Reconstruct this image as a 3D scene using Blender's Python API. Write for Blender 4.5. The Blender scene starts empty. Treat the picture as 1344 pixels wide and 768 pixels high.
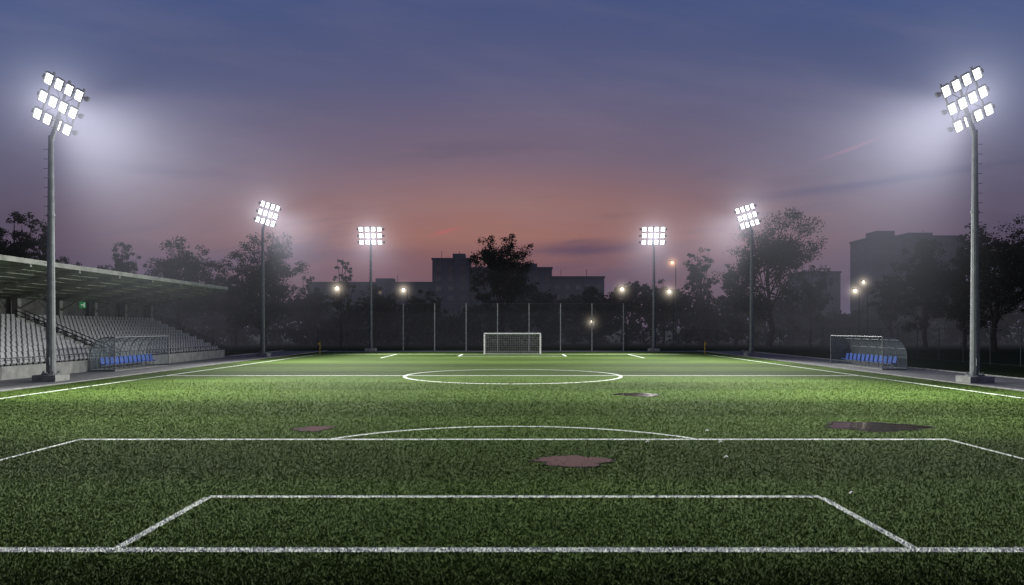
import bpy, math, random
import numpy as np
from mathutils import Vector, Matrix
random.seed(7); np.random.seed(7)
S=bpy.context.scene
S.view_settings.view_transform='Standard'; S.view_settings.look='None'; S.view_settings.exposure=0
def lin(c):
    c=c/255.0
    return c/12.92 if c<=0.04045 else ((c+0.055)/1.055)**2.4
def C(r,g,b): return (lin(r),lin(g),lin(b),1)
# ---------------- node helpers
class NT:
    def __init__(s,nt): s.t=nt; s.n=nt.nodes; s.l=nt.links
    def new(s,ty,**kw):
        n=s.n.new(ty)
        for k,v in kw.items(): setattr(n,k,v)
        return n
    def put(s,sock,v):
        if isinstance(v,bpy.types.NodeSocket): s.l.new(v,sock)
        elif v is not None: sock.default_value=v
    def m(s,op,a,b=None,c=None,clamp=False):
        n=s.new('ShaderNodeMath',operation=op); n.use_clamp=clamp
        s.put(n.inputs[0],a)
        if b is not None: s.put(n.inputs[1],b)
        if c is not None: s.put(n.inputs[2],c)
        return n.outputs[0]
    def mix(s,f,a,b,bt='MIX'):
        n=s.new('ShaderNodeMix',data_type='RGBA',blend_type=bt)
        s.put(n.inputs[0],f); s.put(n.inputs[6],a); s.put(n.inputs[7],b)
        return n.outputs[2]
    def ramp(s,f,stops,interp='LINEAR'):
        n=s.new('ShaderNodeValToRGB'); s.put(n.inputs[0],f); e=n.color_ramp.elements
        n.color_ramp.interpolation=interp
        while len(e)<len(stops): e.new(0.5)
        for i,(p,c) in enumerate(stops): e[i].position=p; e[i].color=c
        return n.outputs[0]
    def noise(s,vec,scale,detail=4,rough=0.55):
        n=s.new('ShaderNodeTexNoise'); s.put(n.inputs['Vector'],vec)
        n.inputs['Scale'].default_value=scale; n.inputs['Detail'].default_value=detail; n.inputs['Roughness'].default_value=rough
        return n.outputs['Fac']
    def xyz(s,x,y,z):
        n=s.new('ShaderNodeCombineXYZ'); s.put(n.inputs[0],x); s.put(n.inputs[1],y); s.put(n.inputs[2],z); return n.outputs[0]
    def sep(s,v):
        n=s.new('ShaderNodeSeparateXYZ'); s.l.new(v,n.inputs[0]); return n.outputs
    def ss(s,x,a,b):
        n=s.new('ShaderNodeMapRange',interpolation_type='SMOOTHSTEP')
        s.put(n.inputs[0],x); n.inputs[1].default_value=a; n.inputs[2].default_value=b
        return n.outputs[0]
    def scale(s,c,k):
        vm=s.new('ShaderNodeVectorMath',operation='SCALE'); s.put(vm.inputs[0],c); s.put(vm.inputs['Scale'],k); return vm.outputs[0]
def newmat(name):
    m=bpy.data.materials.new(name); m.use_nodes=True; m.node_tree.nodes.clear()
    t=NT(m.node_tree); o=t.new('ShaderNodeOutputMaterial'); return m,t,o
def pmat(name,col,rough=0.7,metal=0,var=0.25,scale=2.0,bump=0.0,spec=0.3):
    m,t,o=newmat(name)
    p=t.new('ShaderNodeBsdfPrincipled'); tc=t.new('ShaderNodeTexCoord')
    n=t.noise(tc.outputs['Object'],scale,6,0.65)
    c=t.mix(t.ss(n,0.3,0.7),tuple(x*(1-var) for x in col[:3])+(1,),tuple(min(1,x*(1+var)) for x in col[:3])+(1,))
    t.put(p.inputs['Base Color'],c); p.inputs['Roughness'].default_value=rough; p.inputs['Metallic'].default_value=metal
    p.inputs['Specular IOR Level'].default_value=spec
    if bump:
        b=t.new('ShaderNodeBump'); b.inputs['Strength'].default_value=bump; b.inputs['Distance'].default_value=0.02
        t.put(b.inputs['Height'],t.noise(tc.outputs['Object'],scale*12,4)); t.l.new(b.outputs[0],p.inputs['Normal'])
    t.l.new(p.outputs[0],o.inputs[0]); return m
def emat(name,col,st):
    m,t,o=newmat(name); e=t.new('ShaderNodeEmission'); e.inputs[0].default_value=col; e.inputs[1].default_value=st
    t.l.new(e.outputs[0],o.inputs[0]); m.cycles.emission_sampling='NONE'; return m
# ---------------- mesh builder
class MB:
    def __init__(s): s.v=[]; s.f=[]; s.m=[]
    def add(s,vs,fs,mi=0):
        b=len(s.v); s.v+= [tuple(x) for x in vs]
        for f in fs: s.f.append(tuple(b+i for i in f)); s.m.append(mi)
    def box(s,c,sz,mi=0,R=None):
        hx,hy,hz=sz[0]/2,sz[1]/2,sz[2]/2; vs=[]
        for z in(-hz,hz):
            for y in(-hy,hy):
                for x in(-hx,hx):
                    p=Vector((x,y,z)); 
                    if R is not None: p=R@p
                    vs.append(p+Vector(c))
        s.add(vs,[(0,2,3,1),(4,5,7,6),(0,1,5,4),(2,6,7,3),(0,4,6,2),(1,3,7,5)],mi)
    def cyl(s,p0,p1,r0,r1=None,n=8,mi=0,caps=True):
        if r1 is None: r1=r0
        p0=Vector(p0);p1=Vector(p1);d=(p1-p0)
        if d.length<1e-6: return
        d.normalize()
        a=d.orthogonal().normalized(); b=d.cross(a); vs=[]
        for p,r in((p0,r0),(p1,r1)):
            for i in range(n):
                t=2*math.pi*i/n; vs.append(p+a*(math.cos(t)*r)+b*(math.sin(t)*r))
        fs=[(i,(i+1)%n,n+(i+1)%n,n+i) for i in range(n)]
        if caps: fs+=[tuple(range(n))[::-1],tuple(range(n,2*n))]
        s.add(vs,fs,mi)
    def obj(s,name,mats,parent=None,loc=(0,0,0),smooth=False):
        me=bpy.data.meshes.new(name); me.from_pydata(s.v,[],s.f)
        for m in mats: me.materials.append(m)
        me.polygons.foreach_set('material_index',s.m)
        if smooth: me.polygons.foreach_set('use_smooth',[True]*len(s.f))
        me.update(); o=bpy.data.objects.new(name,me); S.collection.objects.link(o); o.location=loc
        if parent: o.parent=parent
        return o
def empty(name,loc=(0,0,0)):
    e=bpy.data.objects.new(name,None); S.collection.objects.link(e); e.location=loc; e.empty_display_size=1; return e
def npmesh(name,V,F,mi=None,mats=(),parent=None,loc=(0,0,0)):
    me=bpy.data.meshes.new(name); k=F.shape[1]
    me.vertices.add(len(V)); me.vertices.foreach_set('co',V.astype(np.float32).ravel())
    me.loops.add(F.size); me.loops.foreach_set('vertex_index',F.astype(np.int32).ravel())
    me.polygons.add(len(F)); me.polygons.foreach_set('loop_start',np.arange(0,F.size,k,dtype=np.int32))
    for m in mats: me.materials.append(m)
    if mi is not None: me.polygons.foreach_set('material_index',mi.astype(np.int32))
    me.update(calc_edges=True); me.validate()
    o=bpy.data.objects.new(name,me); S.collection.objects.link(o); o.location=loc
    if parent: o.parent=parent
    return o
# ---------------- camera
cam=bpy.data.cameras.new('camera'); co=bpy.data.objects.new('camera',cam); S.collection.objects.link(co)
co.location=(-0.08,0,5.07); co.rotation_euler=(math.radians(90),0,0)
cam.sensor_width=36; cam.lens=36*950/1344; cam.shift_y=46/1344; cam.clip_end=6000; cam.clip_start=0.1
S.camera=co
# ---------------- world
W=bpy.data.worlds.new("World"); S.world=W; W.use_nodes=True; W.node_tree.nodes.clear()
t=NT(W.node_tree); wo=t.new('ShaderNodeOutputWorld'); bg=t.new('ShaderNodeBackground'); t.l.new(bg.outputs[0],wo.inputs[0])
tc=t.new('ShaderNodeTexCoord'); X,Y,Z=t.sep(tc.outputs['Generated'])
yy=t.m('MAXIMUM',t.m('ABSOLUTE',Y),0.08); u=t.m('DIVIDE',X,yy); v=t.m('DIVIDE',Z,yy)
v=t.m('MAXIMUM',v,0.0)
cen=t.ramp(v,[(0,C(80,62,80)),(.084,C(122,86,92)),(.125,C(154,108,100)),(.17,C(150,112,110)),(.23,C(122,104,120)),(.34,C(92,93,126)),(.45,C(72,84,126)),(1,C(44,55,98))])
edg=t.ramp(v,[(0,C(44,42,64)),(.09,C(64,58,82)),(.17,C(82,77,100)),(.26,C(87,87,116)),(.35,C(79,88,124)),(.45,C(68,85,130)),(1,C(44,55,98))])
g=t.m('POWER',2.718,t.m('MULTIPLY',t.m('POWER',t.m('DIVIDE',t.m('ADD',u,.03),.43),2),-1))
col=t.mix(g,edg,cen)
nv=t.xyz(t.m('MULTIPLY',u,2.2),t.m('MULTIPLY_ADD',u,-1.6,t.m('MULTIPLY',v,15)),0.3)
cl=t.ss(t.noise(nv,1.3,6,.6),.5,.72)
mask=t.m('SUBTRACT',1,t.ss(v,.12,.34))
col=t.mix(t.m('MULTIPLY',t.m('MULTIPLY',cl,mask),.5),col,C(78,72,96))
nv2=t.xyz(t.m('MULTIPLY',u,1.2),t.m('MULTIPLY_ADD',u,1.0,t.m('MULTIPLY',v,6)),3.3)
col=t.mix(t.m('MULTIPLY',t.ss(t.noise(nv2,1.6,5,.6),.45,.7),.10),col,C(150,136,150))
wob=t.m('MULTIPLY',t.m('SUBTRACT',t.noise(nv,4,5,.6),.5),.03)
for (u0,v0,sl,ln,th,am,cc) in [(.53,.205,.145,.13,.0055,.7,C(60,62,98)),(.40,.185,.05,.10,.008,.35,C(70,64,96)),(.10,.108,.03,.09,.010,.75,C(80,66,92)),
     (.47,.248,.38,.035,.0022,.22,C(190,120,125)),(-.092,.133,.25,.018,.0028,.5,C(190,100,100)),(-.5,.22,-.1,.12,.008,.3,C(70,66,98)),(-.22,.1,0,.1,.008,.35,C(88,66,90))]:
    du=t.m('SUBTRACT',u,u0); dv=t.m('ADD',t.m('SUBTRACT',t.m('SUBTRACT',v,v0),t.m('MULTIPLY',du,sl)),t.m('MULTIPLY',wob,th/.008*.6))
    q=t.m('ADD',t.m('POWER',t.m('DIVIDE',du,ln),2),t.m('POWER',t.m('DIVIDE',dv,th),2))
    col=t.mix(t.m('MULTIPLY',t.m('POWER',2.718,t.m('MULTIPLY',q,-1)),am),col,cc)
t.l.new(col,bg.inputs[0]); bg.inputs[1].default_value=1.0
# ---------------- layout
GL,SY,PEN,CY,FG=16.5,21.7,32.8,76.4,137.6; HW=36.6
puddles=[(-10.0,36.2,0.90,.9),(2.12,27.5,1.45,1.0),(9.4,54.8,1.45,1.5),(18.6,36.9,2.6,1.5)]
PC=[]
for i,(x,y,rx,ry) in enumerate(puddles):
    rs=np.random.RandomState(20+i); ph=rs.rand(12)*6.28; am=[0,.13,.12,.10,.08,.06,.05,.05,.04,.04,.03,.03]
    pts=[]
    for k in range(96):
        a=2*math.pi*k/96; r=1+sum(am[j]*math.sin(j*a+ph[j])*.8 for j in range(1,12))+rs.uniform(-.04,.04)
        pts.append((x+rx*r*math.cos(a),y+ry*r*math.sin(a)))
    PC.append(pts)
# ---------------- ground + grass materials
def stripe(t,y,x):
    s1=t.ss(t.m('SINE',t.m('MULTIPLY_ADD',y,math.pi/8.6,.6)),-.45,.45)
    return t.m('MULTIPLY_ADD',s1,.42,.78)
def grassmat(name,dark,light,stripes=True):
    m,t,o=newmat(name); p=t.new('ShaderNodeBsdfPrincipled'); g=t.new('ShaderNodeNewGeometry')
    P=g.outputs['Position']; x,y,z=t.sep(P)
    fine=t.noise(P,9,6,.75); mid=t.noise(P,.9,5,.6); big=t.noise(P,.06,4,.6)
    f=t.m('ADD',t.m('MULTIPLY',fine,.5),t.m('ADD',t.m('MULTIPLY',mid,.3),t.m('MULTIPLY',big,.5)))
    c=t.mix(t.ss(f,.40,.90),dark,light)
    if stripes:
        wy=t.m('ADD',y,t.m('MULTIPLY',t.m('SUBTRACT',mid,.5),1.6))
        c=t.scale(c,stripe(t,wy,x))
    t.put(p.inputs['Base Color'],c); p.inputs['Roughness'].default_value=.9; p.inputs['Specular IOR Level'].default_value=.02
    b=t.new('ShaderNodeBump'); b.inputs['Strength'].default_value=.5; b.inputs['Distance'].default_value=.04
    t.put(b.inputs['Height'],t.noise(P,22,5,.8)); t.l.new(b.outputs[0],p.inputs['Normal'])
    t.l.new(p.outputs[0],o.inputs[0]); return m
M_pitch=grassmat('pitch_grass',(.028,.050,.011,1),(.062,.100,.020,1))
M_ground=grassmat('rough_grass',(.010,.018,.006,1),(.026,.042,.013,1),False)
def sheet(name,x0,x1,y0,y1,z,mat,parent=None):
    b=MB(); b.add([(x0,y0,z),(x1,y0,z),(x1,y1,z),(x0,y1,z)],[(0,1,2,3)]); return b.obj(name,[mat],parent)
sheet('ground',-3000,3000,-600,5000,-.01,M_ground)
sheet('grass_pitch',-40.5,40.5,-12,150,0,M_pitch)
M_asph=pmat('asphalt',(.12,.12,.13),.9,0,.3,1.2,.4)
sheet('running_path',-50,-40.5,-12,158,.004,M_asph); sheet('running_path',40.5,50,-12,158,.004,M_asph)
sheet('running_path',-40.5,40.5,150,158,.004,M_asph)
M_conc=pmat('concrete',(.26,.26,.25),.85,0,.25,.8,.3)
kb=MB()
for sx in(-1,1):
    kb.box((sx*40.5,73,.03),(.2,170,.12)); kb.box((sx*50.1,73,.05),(.2,170,.14))
kb.obj('kerb',[M_conc])
# lines
m,t,o=newmat('line_paint'); p=t.new('ShaderNodeBsdfPrincipled'); g=t.new('ShaderNodeNewGeometry'); P=g.outputs['Position']
c=t.mix(t.ss(t.noise(P,14,5,.8),.34,.60),(.2,.28,.16,1),(.78,.80,.77,1)); t.put(p.inputs['Base Color'],c); p.inputs['Roughness'].default_value=.8; p.inputs['Specular IOR Level'].default_value=.1
t.l.new(p.outputs[0],o.inputs[0]); M_line=m
rects=[
 (-HW,HW,GL-.17,GL+.17),(-9.16,9.16,SY-.13,SY+.13),(-19.65,19.65,PEN-.15,PEN+.15),
 (-9.26,-9.04,GL+.17,SY-.13),(9.04,9.26,GL+.17,SY-.13),(-19.73,-19.57,GL+.17,PEN-.15),(19.57,19.73,GL+.17,PEN-.15),
 (-HW,HW,CY-.2,CY+.2),(-HW-.14,-HW+.14,GL+.17,CY-.2),(HW-.14,HW+.14,GL+.17,CY-.2),(-HW-.14,-HW+.14,CY+.2,FG-.3),(HW-.14,HW+.14,CY+.2,FG-.3),
 (-HW,HW,FG-.3,FG+.3),(-22.1,-21.8,120.5,FG-.3),(21.8,22.1,120.5,FG-.3),(-9.7,-9.3,128.5,FG-.3),(9.3,9.7,128.5,FG-.3),(-9.7,9.7,128,128.5)]
lb=MB(); zl=.004
for (a,b_,c_,d_) in rects: lb.add([(a,c_,zl),(b_,c_,zl),(b_,d_,zl),(a,d_,zl)],[(0,1,2,3)])
def arc(cx,cy,R,w,a0,a1,n):
    for i in range(n):
        A=a0+(a1-a0)*i/n;B=a0+(a1-a0)*(i+1)/n
        vs=[(cx+r*math.cos(a),cy+r*math.sin(a),zl+.004) for r,a in((R-w,A),(R+w,A),(R+w,B),(R-w,B))]
        lb.add(vs,[(0,1,2,3)])
arc(0,CY,11.3,.17,0,2*math.pi,160)
a0=math.asin((PEN+.15-26.8)/10.3); arc(0,26.8,10.3,.11,a0,math.pi-a0,70)
lb.obj('pitch_markings',[M_line])
# puddles
m,t,o=newmat('water'); p=t.new('ShaderNodeBsdfPrincipled'); g=t.new('ShaderNodeNewGeometry'); P=g.outputs['Position']
p.inputs['Base Color'].default_value=(.028,.024,.020,1); p.inputs['IOR'].default_value=1.4; p.inputs['Specular IOR Level'].default_value=.7
t.put(p.inputs['Roughness'],t.m('MULTIPLY',t.noise(P,1.5,4),.15))
b=t.new('ShaderNodeBump'); b.inputs['Strength'].default_value=.06; b.inputs['Distance'].default_value=.02
t.put(b.inputs['Height'],t.noise(P,6,3)); t.l.new(b.outputs[0],p.inputs['Normal']); t.l.new(p.outputs[0],o.inputs[0]); M_wat=m
M_mud=pmat('wet_mud',(.018,.02,.012),.95,0,.4,3,0,spec=.02)
for pts in PC:
    cx=sum(a for a,_ in pts)/96; cy=sum(a for _,a in pts)/96
    pb=MB(); pb.add([((x-cx)*1.12,(y-cy)*1.12,0) for x,y in pts],[tuple(range(96))],1); pb.add([(x-cx,y-cy,.005) for x,y in pts],[tuple(range(96))],0)
    pb.obj('puddle',[M_wat,M_mud],None,(cx,cy,.010))
# grass blades
N=650000
d=13.3+(75-13.3)*np.random.rand(N)**1.55; x=np.random.uniform(-1,1,N)*(.78*d+1.5)
k_=(abs(x)<40.3)&(np.random.rand(N)<np.clip((75-d)/35,0,1)); x=x[k_]; d=d[k_]
def inpoly(px,py,pts):
    r=np.zeros(len(px),bool); n=len(pts)
    for i in range(n):
        x1,y1=pts[i];x2,y2=pts[(i+1)%n]
        c=((y1>py)!=(y2>py)); 
        xx=(x2-x1)*(py-y1)/(y2-y1+1e-12)+x1
        r^=c&(px<xx)
    return r
keep=np.ones(len(x),bool)
for pts in PC:
    ins=inpoly(x,d,pts); keep&=~(ins&(np.random.rand(len(x))<.93))
x=x[keep]; d=d[keep]; n=len(x)
white=np.zeros(n,bool)
for (a,b_,c_,d_) in rects[:12]: white|=(x>a)&(x<b_)&(d>c_)&(d<d_)
rr=np.hypot(x,d-26.8); white|=(abs(rr-10.3)<.11)&(d>PEN)
white&=np.random.rand(n)<.97
hgt=np.random.uniform(.024,.050,n)*(1+.006*(d-14)); wd=np.random.uniform(.009,.016,n)*(1+.03*(d-14))
ang=np.random.uniform(0,2*np.pi,n); lean=np.random.normal(0,.014,(n,2))
wx=np.cos(ang)*wd; wy=np.sin(ang)*wd
V=np.empty((n,3,3)); 
V[:,0]=np.stack([x-wx,d-wy,np.full(n,.0)],1); V[:,1]=np.stack([x+wx,d+wy,np.full(n,.0)],1); V[:,2]=np.stack([x+lean[:,0],d+lean[:,1],hgt],1)
def upnormal(t,g,k):
    a=t.scale(g.outputs['Normal'],k); vm=t.new('ShaderNodeVectorMath',operation='ADD'); t.l.new(a,vm.inputs[0]); vm.inputs[1].default_value=(0,0,1)
    nn=t.new('ShaderNodeVectorMath',operation='NORMALIZE'); t.l.new(vm.outputs[0],nn.inputs[0]); return nn.outputs[0]
m,t,o=newmat('grass_blades'); df=t.new('ShaderNodeBsdfDiffuse'); g=t.new('ShaderNodeNewGeometry')
xx_,y_,z_=t.sep(g.outputs['Position'])
c=t.ramp(g.outputs['Random Per Island'],[(0,(.027,.052,.010,1)),(.5,(.045,.080,.015,1)),(.95,(.066,.110,.022,1)),(1,(.09,.11,.035,1))])
wob_=t.m('ADD',y_,t.m('MULTIPLY',t.m('SUBTRACT',t.noise(g.outputs['Position'],.9,5,.6),.5),1.6))
c=t.scale(c,stripe(t,wob_,xx_)); c=t.scale(c,t.m('MULTIPLY_ADD',t.noise(g.outputs['Position'],.4,3,.5),.3,.83))
t.l.new(c,df.inputs[0]); t.l.new(upnormal(t,g,.3),df.inputs['Normal']); t.l.new(df.outputs[0],o.inputs[0]); M_bl=m
m,t,o=newmat('painted_blades'); df=t.new('ShaderNodeBsdfDiffuse'); g=t.new('ShaderNodeNewGeometry')
c=t.ramp(g.outputs['Random Per Island'],[(0,(.66,.68,.67,1)),(1,(.88,.89,.90,1))])
t.l.new(c,df.inputs[0]); t.l.new(upnormal(t,g,.3),df.inputs['Normal']); t.l.new(df.outputs[0],o.inputs[0]); M_blw=m
npmesh('grass',V.reshape(-1,3),np.arange(3*n).reshape(-1,3),white.astype(int),[M_bl,M_blw])
# litter
M_pap=pmat('paper',(.7,.7,.68),.8)
for i,(x_,y_) in enumerate([(5.85,31.7),(9.05,31.7),(10.2,21.9),(9.4,35.2),(8.2,28.0)]):
    lbm=MB(); s=.07
    rs=random.Random(i)
    P4=[(-s,-s*.5,.01),(0,-s*.7,.07+rs.random()*.03),(s*1.3,-s*.2,.02),(s,s*.6,.06),(.0,s*.4,.1),(-s*1.1,s*.5,.03)]
    lbm.add(P4,[(0,1,4,5),(1,2,3,4)]); lbm.obj('paper_litter',[M_pap],None,(x_,y_,.03))
# ---------------- floodlights
M_steel=pmat('galvanised_steel',(.16,.17,.18),.5,.3,.2,1.5)
M_dark=pmat('dark_housing',(.05,.055,.06),.5,.3,.2,3)
M_glow=emat('floodlight_glass',(.93,.97,1,1),5)
def glowmat(name,dr,A,B,R,c0,c1,r0,col=(.84,.85,1,1),step=.6):  # beam and halo glow put in as volume emission, nothing scatters lamp light
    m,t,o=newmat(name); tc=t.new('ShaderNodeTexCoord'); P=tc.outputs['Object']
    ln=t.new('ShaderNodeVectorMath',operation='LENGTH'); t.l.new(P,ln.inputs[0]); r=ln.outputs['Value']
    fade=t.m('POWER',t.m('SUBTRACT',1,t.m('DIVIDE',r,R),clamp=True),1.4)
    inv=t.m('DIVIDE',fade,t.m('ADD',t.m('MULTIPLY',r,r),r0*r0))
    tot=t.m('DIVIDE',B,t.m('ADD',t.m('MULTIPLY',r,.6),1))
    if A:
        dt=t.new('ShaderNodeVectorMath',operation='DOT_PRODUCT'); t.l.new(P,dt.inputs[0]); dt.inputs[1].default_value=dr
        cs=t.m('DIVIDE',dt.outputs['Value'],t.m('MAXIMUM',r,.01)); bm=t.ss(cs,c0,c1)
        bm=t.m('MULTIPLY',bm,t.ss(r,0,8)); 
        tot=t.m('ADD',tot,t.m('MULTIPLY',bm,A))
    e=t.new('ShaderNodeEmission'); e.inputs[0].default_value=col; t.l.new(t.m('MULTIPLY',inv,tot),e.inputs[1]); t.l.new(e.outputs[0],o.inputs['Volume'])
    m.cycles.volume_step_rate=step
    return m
def sphere(name,R,mat,parent,loc):
    b=MB(); nu,nvv=24,12
    vs=[(0,0,R)]+[(R*math.sin(math.pi*j/nvv)*math.cos(2*math.pi*i/nu),R*math.sin(math.pi*j/nvv)*math.sin(2*math.pi*i/nu),R*math.cos(math.pi*j/nvv)) for j in range(1,nvv) for i in range(nu)]+[(0,0,-R)]
    fs=[(0,1+i,1+(i+1)%nu) for i in range(nu)]
    for j in range(nvv-2):
        for i in range(nu): fs.append((1+j*nu+i,1+(j+1)*nu+i,1+(j+1)*nu+(i+1)%nu,1+j*nu+(i+1)%nu))
    L=len(vs)-1; fs+=[(L,L-nu+(i+1)%nu,L-nu+i) for i in range(nu)]
    b.add(vs,fs); return b.obj(name,[mat],parent,loc)
def mast(bx,by,top,hc,uv,vv,us,vs_,lw,lh,aims,hz,rb=.42):
    E=empty('floodlight_mast',(bx,by,0)); b=MB()
    b.cyl((0,0,.7),(0,0,top),rb,rb*.55,12); 
    b.box((0,0,.3),(2.2,2.2,.6),1); b.cyl((0,0,.55),(0,0,.72),rb*1.9,rb*1.9,12)
    for k in range(8):
        a=k*math.pi/4; b.cyl((math.cos(a)*rb*1.6,math.sin(a)*rb*1.6,.7),(math.cos(a)*rb*1.6,math.sin(a)*rb*1.6,.95),.05)
    b.box((0,-rb-.02,1.9),(.3,.12,.7))
    z=4
    sx=-1 if bx<0 else 1
    while z<top-1:
        b.cyl((0,0,z),(sx*(rb+.28),0,z),.03,n=5); z+=.9
    for zz in (top*.34,top*.67): b.cyl((0,0,zz),(0,0,zz+.25),rb*.86,rb*.86,12)
    h=Vector(hc)-Vector((bx,by,0)); u_=Vector(uv).normalized(); v_=Vector(vv); v_=(v_-u_*v_.dot(u_)).normalized(); n_=v_.cross(u_)
    if n_.y>0: n_=-n_
    R=Matrix((u_,n_,v_)).transposed()
    back=h-n_*.9
    b.cyl((0,0,top-.5),tuple(back),rb*.55,rb*.45,10)
    b.obj('pole',[M_steel,M_conc],E)
    f=MB()
    for i in(-1,1): 
        c=h-n_*.62+u_*(us*1.5*i); f.box(c,(.14,.14,vs_*2+lh*1.1),0,R)
    f.box(h-n_*.70,(.22,.2,vs_*2+lh),0,R)
    for r in(-1,0,1):
        c=h-n_*.48+v_*(vs_*r+lh*.1); f.box(c,(us*3+lw*1.35,.14,.16),0,R)
        for sgn in(-1,1): f.box(c+u_*sgn*(us*1.5+lw*.85),(.32,.42,.36),1,R)
    f.cyl(h-n_*.62+v_*vs_*-1-u_*us*1.5,h-n_*.62+v_*vs_+u_*us*1.5,.05); f.cyl(h-n_*.64+v_*vs_*-1+u_*us*1.5,h-n_*.64+v_*vs_-u_*us*1.5,.05)
    for r in(-1,0,1):
        for k in range(4):
            c=h+u_*us*(k-1.5)+v_*vs_*r
            f.box(c-n_*.14,(lw,.24,lh),1,R)
            f.box(c-n_*.33,(lw*.6,.16,lh*.55),1,R)
            f.box(c-v_*(lh*.5+.03)+n_*.10,(lw*1.06,.34,.05),0,R)
            for sg in(-1,1): f.box(c+u_*sg*(lw*.5+.02)+n_*.04,(.03,.2,lh*1.0),0,R)
            f.box(c+n_*.0,(lw*.84,.06,lh*.86),2,R)
    f.obj('lamp_head',[M_steel,M_dark,M_glow],E)
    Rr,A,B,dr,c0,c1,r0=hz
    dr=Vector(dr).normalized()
    sphere('emissive_haze',Rr,glowmat('emissive_haze',tuple(dr),A,B,Rr,c0,c1,r0),E,tuple(h+n_*.3))  # added self-glowing sphere, draws beam and halo around the head
    for aim,power,spot in aims:
        L=bpy.data.lights.new('floodlight','SPOT'); L.energy=power; L.spot_size=math.radians(spot); L.spot_blend=.9; L.shadow_soft_size=1.2; L.color=(1,1,.93)
        lo=bpy.data.objects.new('floodlight',L); S.collection.objects.link(lo); lo.parent=E; lo.location=h+n_*1.2
        dd=Vector(aim)-(Vector((bx,by,0))+h+n_*1.2); lo.rotation_euler=dd.to_track_quat('-Z','Y').to_euler()
for s in(-1,1):
    X0=-43.9 if s<0 else 42.7; Y0_=68.8 if s<0 else 66.9; hx=-43.1 if s<0 else 41.9
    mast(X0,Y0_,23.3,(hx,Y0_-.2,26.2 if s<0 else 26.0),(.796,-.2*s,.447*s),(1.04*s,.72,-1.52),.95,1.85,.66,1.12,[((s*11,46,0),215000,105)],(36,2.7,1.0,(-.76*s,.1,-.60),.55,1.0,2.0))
    X0=-43.7 if s<0 else 42.8; Y0_=126.7 if s<0 else 129.5; hx=-42.7 if s<0 else 41.9
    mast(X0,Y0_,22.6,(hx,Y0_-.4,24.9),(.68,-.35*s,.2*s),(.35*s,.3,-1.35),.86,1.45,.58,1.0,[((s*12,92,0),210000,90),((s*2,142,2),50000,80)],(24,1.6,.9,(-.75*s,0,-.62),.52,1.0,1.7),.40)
    X0=s*30.3; hx=-30.2 if s<0 else 30.0
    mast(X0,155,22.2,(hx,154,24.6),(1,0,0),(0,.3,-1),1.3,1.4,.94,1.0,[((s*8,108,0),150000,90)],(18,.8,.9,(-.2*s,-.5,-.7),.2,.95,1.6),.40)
# ---------------- goal
M_white=pmat('white_paint',(.8,.8,.8),.4,0,.05)
M_net=pmat('net_cord',(.45,.45,.45),.8)
E=empty('football_goal',(0,FG,0)); b=MB(); gw,gh,gd=5.3,3.9,2.6
b.cyl((-gw,0,0),(-gw,0,gh),.13); b.cyl((gw,0,0),(gw,0,gh),.13); b.cyl((-gw-.13,0,gh),(gw+.13,0,gh),.13)
for s in(-1,1):
    b.cyl((s*gw,0,gh-.02),(s*gw,1.0,gh-.1),.05); b.cyl((s*gw,1.0,gh-.1),(s*gw,gd,0.05),.05); b.cyl((s*gw,0,.06),(s*gw,gd,.06),.05)
b.cyl((-gw,gd,.06),(gw,gd,.06),.05)
b.obj('frame',[M_white],E)
nb=MB(); k=-gw+.35
while k<gw: nb.cyl((k,1,gh-.1),(k,gd,.05),.018,n=3); nb.cyl((k,0,gh),(k,1,gh-.1),.018,n=3); k+=.35
for i in range(1,11):
    f_=i/11; z_=gh-.1-(gh-.15)*f_; yb=1+(gd-1)*f_; nb.cyl((-gw,yb,z_),(gw,yb,z_),.018,n=3)
    for s in(-1,1): nb.cyl((s*gw,0,z_),(s*gw,yb,z_),.018,n=3)
for s in(-1,1):
    for i in range(1,7): yb=gd*i/7; zt=gh-.1 if yb<1 else (gh-.1)*(gd-yb)/(gd-1); nb.cyl((s*gw,yb,0),(s*gw,yb,zt),.018,n=3)
nb.obj('net',[M_net],E)
# corner flags
M_yel=pmat('yellow_cloth',(.65,.42,.06),.8)
for sx in(-1,1):
    E=empty('corner_flag',(sx*HW,FG,0)); b=MB(); b.cyl((0,0,0),(0,0,2.3),.07); b.cyl((0,0,2.3),(0,0,2.36),.09); b.obj('pole',[M_yel],E)
    b=MB(); vs=[];fs=[]
    for i in range(6):
        w_=.07*math.sin(i*1.3)
        vs+=[(sx*i*.08,w_,2.25-i*.02),(sx*i*.08,w_,1.6+i*.07)]
    for i in range(5): fs.append((2*i,2*i+1,2*i+3,2*i+2))
    b.add(vs,fs); b.obj('flag',[M_yel],E)
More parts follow.
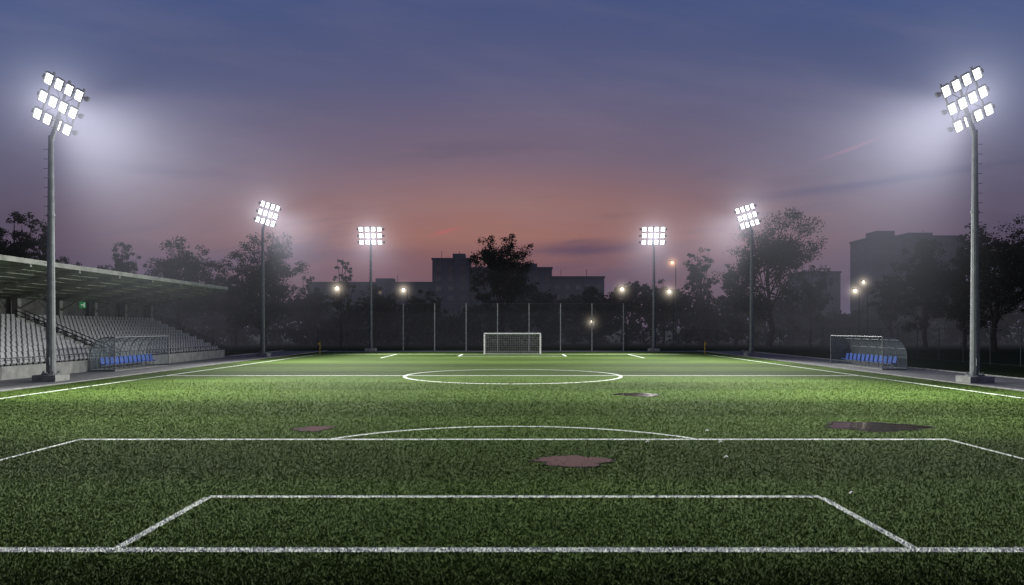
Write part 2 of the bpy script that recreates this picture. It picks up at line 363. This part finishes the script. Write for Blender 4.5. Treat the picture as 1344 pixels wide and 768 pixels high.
# ---------------- dugouts
M_blue=pmat('blue_plastic',(.02,.09,.42),.5,0,.1)
m,t,o=newmat('polycarbonate'); tp=t.new('ShaderNodeBsdfTransparent'); gl=t.new('ShaderNodeBsdfPrincipled'); gl.inputs['Base Color'].default_value=(.35,.42,.45,1); gl.inputs['Roughness'].default_value=.25
ms=t.new('ShaderNodeMixShader'); ms.inputs[0].default_value=.22; tp.inputs[0].default_value=(.85,.88,.9,1)
t.l.new(tp.outputs[0],ms.inputs[1]); t.l.new(gl.outputs[0],ms.inputs[2]); t.l.new(ms.outputs[0],o.inputs[0]); M_poly=m
def dugout(sx,xf,y0,y1,depth=3.0,H=3.95):
    E=empty('team_dugout',(sx*xf,y0,0)); L=y1-y0
    prof=[(0.0,H)]
    prof+=[(depth*.35,H-.05)]
    for k in range(1,9):
        a=math.pi/2*k/8; prof.append((depth*.35+depth*.65*math.sin(a),H*.42+(H*.58-.05)*math.cos(a)))
    prof.append((depth,.15))
    b=MB(); n=6
    for i in range(n+1):
        y=L*i/n
        for (a,c),(a2,c2) in zip(prof[:-1],prof[1:]): b.cyl((sx*a,y,c),(sx*a2,y,c2),.06,n=6)
        if i in(0,n):
            b.cyl((0,y,.0),(0,y,H),.06,n=6); b.cyl((0,y,.12),(sx*depth,y,.12),.06,n=6); b.cyl((0,y,H*.45),(sx*depth,y,H*.45),.04,n=6)
    for (a,c) in (prof[0],prof[1],prof[4],prof[7],prof[-1]): b.cyl((sx*a,0,c),(sx*a,L,c),.055,n=6)
    b.box((sx*(depth*.5),L/2,.05),(depth,L,.08),1)
    b.obj('frame',[M_steel,M_conc],E)
    g=MB()
    for (a,c),(a2,c2) in zip(prof[:-1],prof[1:]): g.add([(sx*a,0,c-.0),(sx*a,L,c),(sx*a2,L,c2),(sx*a2,0,c2)],[(0,1,2,3)])
    for y in(0,L):
        g.add([(sx*a,y,c) for a,c in prof]+[(0,y,.15)],[tuple(range(len(prof)+1))])
    g.obj('panels',[M_poly],E)
    s=MB(); ns=12
    for i in range(ns):
        y=.8+(L-1.6)*i/(ns-1); xx=depth*.55
        s.box((sx*xx,y,.78),(.62,.72,.09),0); 
        R=Matrix.Rotation(sx*.18,3,'Y'); s.box((sx*(xx+.34),y,1.18),(.09,.72,.78),0,R)
        s.cyl((sx*xx,y,.1),(sx*xx,y,.75),.05,n=6,mi=1)
    s.box((sx*depth*.55,L/2,.66),(.12,L-1,.1),1)
    s.obj('seats',[M_blue,M_steel],E)
dugout(1,44.2,86.5,100.5,2.9); dugout(-1,45.9,83.5,96.5,2.9)
# ---------------- grandstand
M_seat=pmat('grey_plastic',(.32,.32,.34),.5,0,.25,5)
M_roof=pmat('roof_metal',(.32,.33,.30),.6,.0,.25,.5)
M_wall=pmat('dark_render',(.12,.12,.12),.9,0,.3,.6)
M_rail=pmat('black_rail',(.03,.03,.035),.5,.4)
E=empty('grandstand',(-49,0,0)); Y0,Y1=30,123.3; NR=10; RD,RH=1.2,.52; Z0=1.3
b=MB()
b.box((-.1,(Y0+Y1)/2,Z0/2),(.2,Y1-Y0,Z0))
for r in range(NR):
    xx=-.2-RD*r; b.box((xx-RD/2,(Y0+Y1)/2,(Z0-.25+RH*r)/2),(RD,Y1-Y0,Z0-.25+RH*r))
zt=Z0+RH*NR; xb=-.2-RD*NR
b.box((xb-.6,(Y0+Y1)/2,(zt-.2)/2),(1.2,Y1-Y0,zt-.2))
aisles=[46,68,90.0,112]
for ya in aisles[:3]:
    for r in range(NR):
        xx=-.2-RD*r; b.box((xx-.3,ya,(Z0-.25+RH*r)+.003),(.58,1.5,.5))
b.obj('terrace',[M_conc],E)
s=MB()
for r in range(NR):
    y=Y0+.6; xx=-.2-RD*r-.62; z=Z0-.25+RH*r
    while y<Y1-.5:
        if not any(abs(y-a)<1.25 for a in aisles[:3]):
            j=random.uniform(-.02,.02)
            s.box((xx,y,z+.42),(.5,.58,.07)); R=Matrix.Rotation(-.2+random.uniform(-.04,.04),3,'Y'); s.box((xx-.28,y+j,z+.70),(.06,.58,.55),0,R); s.box((xx-.05,y,z+.2),(.1,.1,.4),1)
        y+=.86
s.obj('seats',[M_seat,M_rail],E)
w=MB()
w.box((xb-1.3,(Y0+Y1)/2,4.6),(.2,Y1-Y0,9.2))
w.obj('back_wall',[M_wall],E)
c_=MB(); cols=[123,114.8,106.5,98.2,89.9,81.6,73.3,65,56.7,48.4,40.1,31.8]
zf,zb=11.8,9.0; xf,xr=.3,xb-1.6
def zr(x): return zb+(zf-zb)*(x-xr)/(xf-xr)
for y in cols:
    c_.box((xb-.4,y,(zr(xb-.4))/2),(.7,.7,zr(xb-.4)-.5))
    th=math.atan2(zf-zb,xf-xr); R=Matrix.Rotation(-th,3,'Y'); Lr=math.hypot(xf-xr,zf-zb)
    c_.box(((xf+xr)/2,y,(zf+zb)/2-.38),(Lr-.2,.28,.45),1,R)
    c_.cyl((xb-.4,y,zr(xb-.4)-2),(xb+4,y,zr(xb+4)-.5),.12,n=6,mi=1)
c_.obj('columns_and_girders',[M_conc,M_roof],E)
r_=MB()
r_.box(((xf+xr)/2,(Y0+Y1)/2,(zf+zb)/2),(Lr,Y1-Y0+.6,.12),0,R)
for i in range(9):
    x_=xr+(xf-xr)*(i+.5)/9; r_.box((x_,(Y0+Y1)/2,zr(x_)-.16),(.14,Y1-Y0,.2),0,R)
y=Y0
while y<Y1: r_.box(((xf+xr)/2,y,(zf+zb)/2+.10),(Lr,.12,.08),0,R); y+=.6
r_.box((xf+.06,(Y0+Y1)/2,zf-.06),(.12,Y1-Y0+.7,.5),0)
r_.obj('roof',[M_roof],E)
x_=MB()
for ya in aisles[:3]:
    for dy in(-.85,.85):
        p0=Vector((-.2,ya+dy,Z0+.9)); p1=Vector((xb,ya+dy,zt+.7)); x_.cyl(p0,p1,.06,n=6); x_.cyl(p0-Vector((0,0,.5)),p1-Vector((0,0,.5)),.04,n=6)
        for i in range(NR+1):
            q=p0.lerp(p1,i/NR); x_.cyl(q,q-Vector((0,0,1.1)),.04,n=6)
p0=Vector((0.6,Y1+.1,Z0+.3)); p1=Vector((xb,Y1+.1,zt+1.2))
for dz in(0,-.4,-.8): x_.cyl(p0+Vector((0,0,dz)),p1+Vector((0,0,dz)),.05,n=6)
for i in range(NR+1): q=p0.lerp(p1,i/NR); x_.cyl(q,q-Vector((0,0,1.4)),.05,n=6)
x_.cyl((-.1,Y0,Z0+.75),(-.1,Y1,Z0+.75),.04,n=6); y=Y0
while y<Y1: x_.cyl((-.1,y,Z0),(-.1,y,Z0+.75),.03,n=5); y+=2
x_.obj('railings',[M_rail],E)
sg=MB(); sg.box((xb-1.15,105,8.35),(.08,1.5,.9),0); sg.box((xb-1.10,105.25,8.35),(.04,.25,.6),1); sg.box((xb-1.10,104.75,8.35),(.04,.5,.15),1)
sg.obj('exit_sign',[emat('exit_green',(.05,.35,.12,1),.3),emat('exit_white',(.7,.9,.75,1),.4)],E)
# ---------------- fences
m,t,o=newmat('fence_mesh'); tp=t.new('ShaderNodeBsdfTransparent'); df=t.new('ShaderNodeBsdfDiffuse'); df.inputs[0].default_value=(.035,.038,.04,1); ms=t.new('ShaderNodeMixShader')
g=t.new('ShaderNodeNewGeometry'); a_,b_,c__=t.sep(g.outputs['Position'])
gx=t.m('LESS_THAN',t.m('FRACT',t.m('MULTIPLY',t.m('ADD',t.m('ADD',a_,b_),c__),8)),.07); gz=t.m('LESS_THAN',t.m('FRACT',t.m('MULTIPLY',t.m('SUBTRACT',t.m('ADD',a_,b_),c__),8)),.07)
t.l.new(t.m('MAXIMUM',gx,gz),ms.inputs[0]); t.l.new(tp.outputs[0],ms.inputs[1]); t.l.new(df.outputs[0],ms.inputs[2]); t.l.new(ms.outputs[0],o.inputs[0]); M_fm=m
M_post=pmat('grey_post',(.22,.23,.25),.5,.0)
M_pd=pmat('dark_post',(.06,.065,.07),.6,.2)
def fence(name,p0,p1,n,h,r,mp):
    E=empty(name,(0,0,0)); p0=Vector(p0);p1=Vector(p1); b=MB()
    for i in range(n+1):
        q=p0.lerp(p1,i/n); b.cyl(q,q+Vector((0,0,h)),r,n=6)
    b.cyl(p0+Vector((0,0,h-.05)),p1+Vector((0,0,h-.05)),r*.25,n=5,mi=1); b.cyl(p0+Vector((0,0,.1)),p1+Vector((0,0,.1)),r*.3,n=5,mi=1)
    b.obj('posts',[mp,M_pd],E)
    b=MB(); b.add([p0,p1,p1+Vector((0,0,h)),p0+Vector((0,0,h))],[(0,1,2,3)]); b.obj('mesh',[M_fm],E)
fence('ball_stop_fence',(-23.6,156.5,0),(24,156.5,0),7,10.3,.11,M_post)
fence('perimeter_fence',(-62,160,0),(-24,160,0),6,4.5,.07,M_pd)
fence('perimeter_fence',(24.5,160,0),(66,160,0),6,4.5,.07,M_pd)
fence('perimeter_fence',(66,160,0),(66,40,0),20,5,.07,M_pd)
fence('perimeter_fence',(-66,160,0),(-66,125,0),6,4.5,.07,M_pd)
# ---------------- street lamps
M_sl=emat('street_lamp_glow',(1,.86,.62,1),9); M_so=emat('street_lamp_orange',(1,.5,.25,1),4)
def P(px,py,d): return ((px-672)*d/950,d,5.07+(430-py)*d/950)
HL={}
for (px,py,dd,o_) in [(442,379,166,0),(529,381,170,0),(816,380,168,0),(878,383,170,0),(882,345,190,1),(1122,382,168,0),(1133,371,172,0),(776,423,175,0)]:
    x_,y_,z_=P(px,py,dd); E=empty('street_lamp',(x_,y_,0)); b=MB(); s=.6 if py<420 else .3
    if py==371: s=.4
    b.cyl((.9,0,0),(.9,0,z_+.3),.14,.09); b.cyl((.9,0,z_+.3),(0,0,z_+.55),.07); b.box((-.1,0,z_+.5),(1.1,.5,.18)); b.obj('pole',[M_dark],E)
    b=MB(); 
    b.cyl((0,0,z_-.3*s),(0,0,z_+.36),.26*s,.42*s,10); b.obj('lantern',[M_so if o_ else M_sl],E)
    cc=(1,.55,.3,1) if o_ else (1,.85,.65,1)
    if (o_,s) not in HL: HL[(o_,s)]=glowmat('emissive_lamp_halo',(0,0,-1),0,.7*s,3.6,.2,.9,.5,cc,.9)
    sphere('emissive_haze',3.6,HL[(o_,s)],E,(0,0,z_))  # added self-glowing sphere, draws the halo around the lantern
# ---------------- buildings
M_blk=[pmat('facade_render',(.14,.13,.15),.9,0,.15,.3),pmat('facade_render_b',(.11,.11,.13),.9,0,.15,.3)]
M_win=pmat('window_glass',(.03,.035,.05),.15,0,.3,.3,spec=.6)
M_lit=emat('lit_window',(1,.7,.4,1),.10)
def block(x0,x1,y,depth,h,mi=0,parts=()):
    E=empty('apartment_building',((x0+x1)/2,y,0)); w_=x1-x0; b=MB()
    b.box((0,depth/2,h/2),(w_,depth,h)); b.box((0,depth/2,h+.3),(w_+.5,depth+.5,.6))
    for (fx,fw,fh) in parts: b.box((fx*w_,depth/2,h+.6+fh/2),(fw,depth*.4,fh))
    for k in range(2): b.cyl((w_*(.2-.5*k),depth/2,h+.5),(w_*(.2-.5*k),depth/2,h+3.5),.08)
    b.obj('walls',[M_blk[mi]],E); g=MB(); f=MB(); nf=int(h//3.2); nw=max(2,int(w_//3.2))
    for i in range(nf):
        for j in range(nw):
            cx=-w_/2+w_*(j+.5)/nw; cz=1.8+i*(h-1.5)/nf
            g.box((cx,-.02,cz),(1.6,.1,1.5),1 if random.random()<.008 else 0); f.box((cx,-.08,cz-.85),(1.9,.3,.12)); f.box((cx,-.09,cz),(.08,.06,1.5))
    for i in range(nf):
        for j in range(3):
            for sx in(-1,1): g.box((sx*(w_/2+.01),depth*(j+.5)/3,1.8+i*(h-1.5)/nf),(.1,1.5,1.5),0)
    g.obj('windows',[M_win,M_lit],E); f.obj('sills',[M_conc],E)
k=232/950
block(-105*k,-57*k,232,14,26.8,0,[(.2,4,1.8)]); block(-56*k,53*k,236,14,24.2,1,[(-.2,5,1.6),(.25,4,1.5)]); block(54*k,125*k,240,14,21.5,0)
block(-285*k,-112*k,246,14,20,1,[(.1,6,1.5)]); block(478*k,595*k,232,18,34,0,[(-.3,6,2.2),(.1,8,1.6)]); block(392*k,442*k,238,14,23,1)
block(-560*k,-470*k,250,16,19,0)
# ---------------- trees
M_bark=pmat('bark',(.05,.04,.035),.95,0,.3,3)
m,t,o=newmat('foliage'); df=t.new('ShaderNodeBsdfDiffuse'); g=t.new('ShaderNodeNewGeometry')
c=t.ramp(g.outputs['Random Per Island'],[(0,(.028,.032,.020,1)),(1,(.070,.075,.042,1))]); t.l.new(c,df.inputs[0]); t.l.new(df.outputs[0],o.inputs[0]); M_leaf=m
def leaves(cent,rad,per,size,rs):
    n=len(cent)*per; c=np.repeat(cent,per,0); r=np.repeat(rad,per)
    p=rs.normal(0,1,(n,3)); p/=np.linalg.norm(p,axis=1)[:,None]; p*= (rs.rand(n)**.5)[:,None]*r[:,None]; p[:,2]*=.75; p+=c
    a=rs.normal(0,1,(n,3)); a/=np.linalg.norm(a,axis=1)[:,None]; b_=rs.normal(0,1,(n,3)); b_-=a*(a*b_).sum(1)[:,None]; b_/=np.linalg.norm(b_,axis=1)[:,None]
    s=(size*rs.uniform(.5,1.2,n))[:,None]
    return np.stack([p-a*s,p-b_*s*.55,p+a*s,p+b_*s*.55],1)
def tree(x,y,h,w,seed,kind='deciduous_tree',low=.16,per=42,ncl=260,size=.30):
    rs=np.random.RandomState(seed); E=empty(kind,(x,y,-.01)); b=MB(); tr=h*.018+.1
    pts=[Vector((0,0,0))]
    for i in range(1,7): pts.append(Vector((rs.normal(0,.015)*h,rs.normal(0,.015)*h,h*.13*i)))
    for i in range(6): b.cyl(pts[i],pts[i+1],tr*(1-i*.15),tr*(1-(i+1)*.15),7,caps=False)
    cent=[];rad=[]
    zc=h*(low+(1-low)/2); hz=h*(1-low)/2
    nl=40; m_=max(2,ncl//nl)
    for i in range(nl):
        f=rs.uniform(.16,.98)
        k=min(5,int(f*6)); src=pts[k].lerp(pts[k+1],f*6-k)
        az=i*2.4+rs.rand()
        zz=zc+hz*rs.uniform(-.85,.97)
        q=w*.5*rs.uniform(.35,1.05); sc=math.sqrt(max(.04,1-abs((zz-zc)/hz)**2.6))
        tip=Vector((math.cos(az)*q*sc,math.sin(az)*q*sc,max(zz,src.z+.5)))
        midp=src.lerp(tip,.5)+Vector((0,0,-.03*h)); r0=tr*.3
        b.cyl(src,midp,r0,r0*.6,5,caps=False); b.cyl(midp,tip,r0*.6,.04,5,caps=False)
        for j in range(m_):
            ff=rs.uniform(.5,1.06); q2=src.lerp(tip,ff) if ff<=1 else tip+(tip-src)*(ff-1)
            cent.append([q2.x+rs.normal(0,w*.045),q2.y+rs.normal(0,w*.045),min(h,q2.z+rs.normal(0,h*.025))]); rad.append(w*rs.uniform(.045,.10))
    b.obj('trunk',[M_bark],E,smooth=True)
    Q=leaves(np.array(cent),np.array(rad),per,size,rs); n=len(Q)
    npmesh('crown',Q.reshape(-1,3),np.arange(4*n).reshape(-1,4),None,[M_leaf],E)
def T(px,top,d,wpx,seed,**k): 
    x_,y_,z_=P(px,top,d); tree(x_,y_,z_,wpx*d/950,seed,**k)
T(18,276,150,85,1,ncl=320); T(58,300,168,60,2); T(-25,285,140,70,14); T(162,320,190,60,3); T(236,312,185,105,4,ncl=360); T(285,345,200,70,5); T(347,306,180,115,6,ncl=420); T(449,334,195,34,7,ncl=140); T(405,365,200,60,8,ncl=160)
T(657,303,190,95,9,ncl=400); T(920,328,200,50,10,ncl=160); T(1008,270,182,135,11,ncl=520); T(1062,350,195,70,12,ncl=160); T(1215,318,170,95,13,ncl=360); T(1305,292,150,120,15,ncl=480); T(1365,300,145,80,16)
T(965,345,195,60,17,ncl=160); T(95,335,185,60,18,ncl=160); T(1265,330,165,75,19); T(870,368,205,60,20,ncl=160); T(560,380,205,60,21,ncl=160); T(500,372,200,60,22,ncl=160);T(780,378,205,70,23,ncl=160)
T(1168,355,180,50,24,ncl=160);T(200,350,200,60,25,ncl=160); T(310,358,190,50,26,ncl=160)
# distant tree mass
rs=np.random.RandomState(5); cent=[];rad=[]
for i in range(4200):
    xx=rs.uniform(-230,260); yy_=rs.uniform(200,226); hh=12.5+3*math.sin(xx*.05)+2.2*math.sin(xx*.17+1)+1.6*math.sin(xx*.41)+ (4 if abs(xx)>110 else 0)
    cent.append([xx,yy_,rs.uniform(.02,1)**.8*hh]); rad.append(rs.uniform(1.5,3.0))
Q=leaves(np.array(cent),np.array(rad),26,.85,rs); n=len(Q); npmesh('distant_treeline',Q.reshape(-1,3),np.arange(4*n).reshape(-1,4),None,[M_leaf])
# ---------------- emissive haze boxes behind the pitch, veil of light put in as emission
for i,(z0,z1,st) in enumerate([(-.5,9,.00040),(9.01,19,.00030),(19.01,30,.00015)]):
    m,t,o=newmat('emissive_mist'); e=t.new('ShaderNodeEmission'); e.inputs[0].default_value=(.80,.80,1,1); e.inputs[1].default_value=st
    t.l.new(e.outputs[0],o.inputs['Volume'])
    b=MB(); b.box((0,227,(z0+z1)/2),(900,130,z1-z0)); b.obj('emissive_mist',[m])
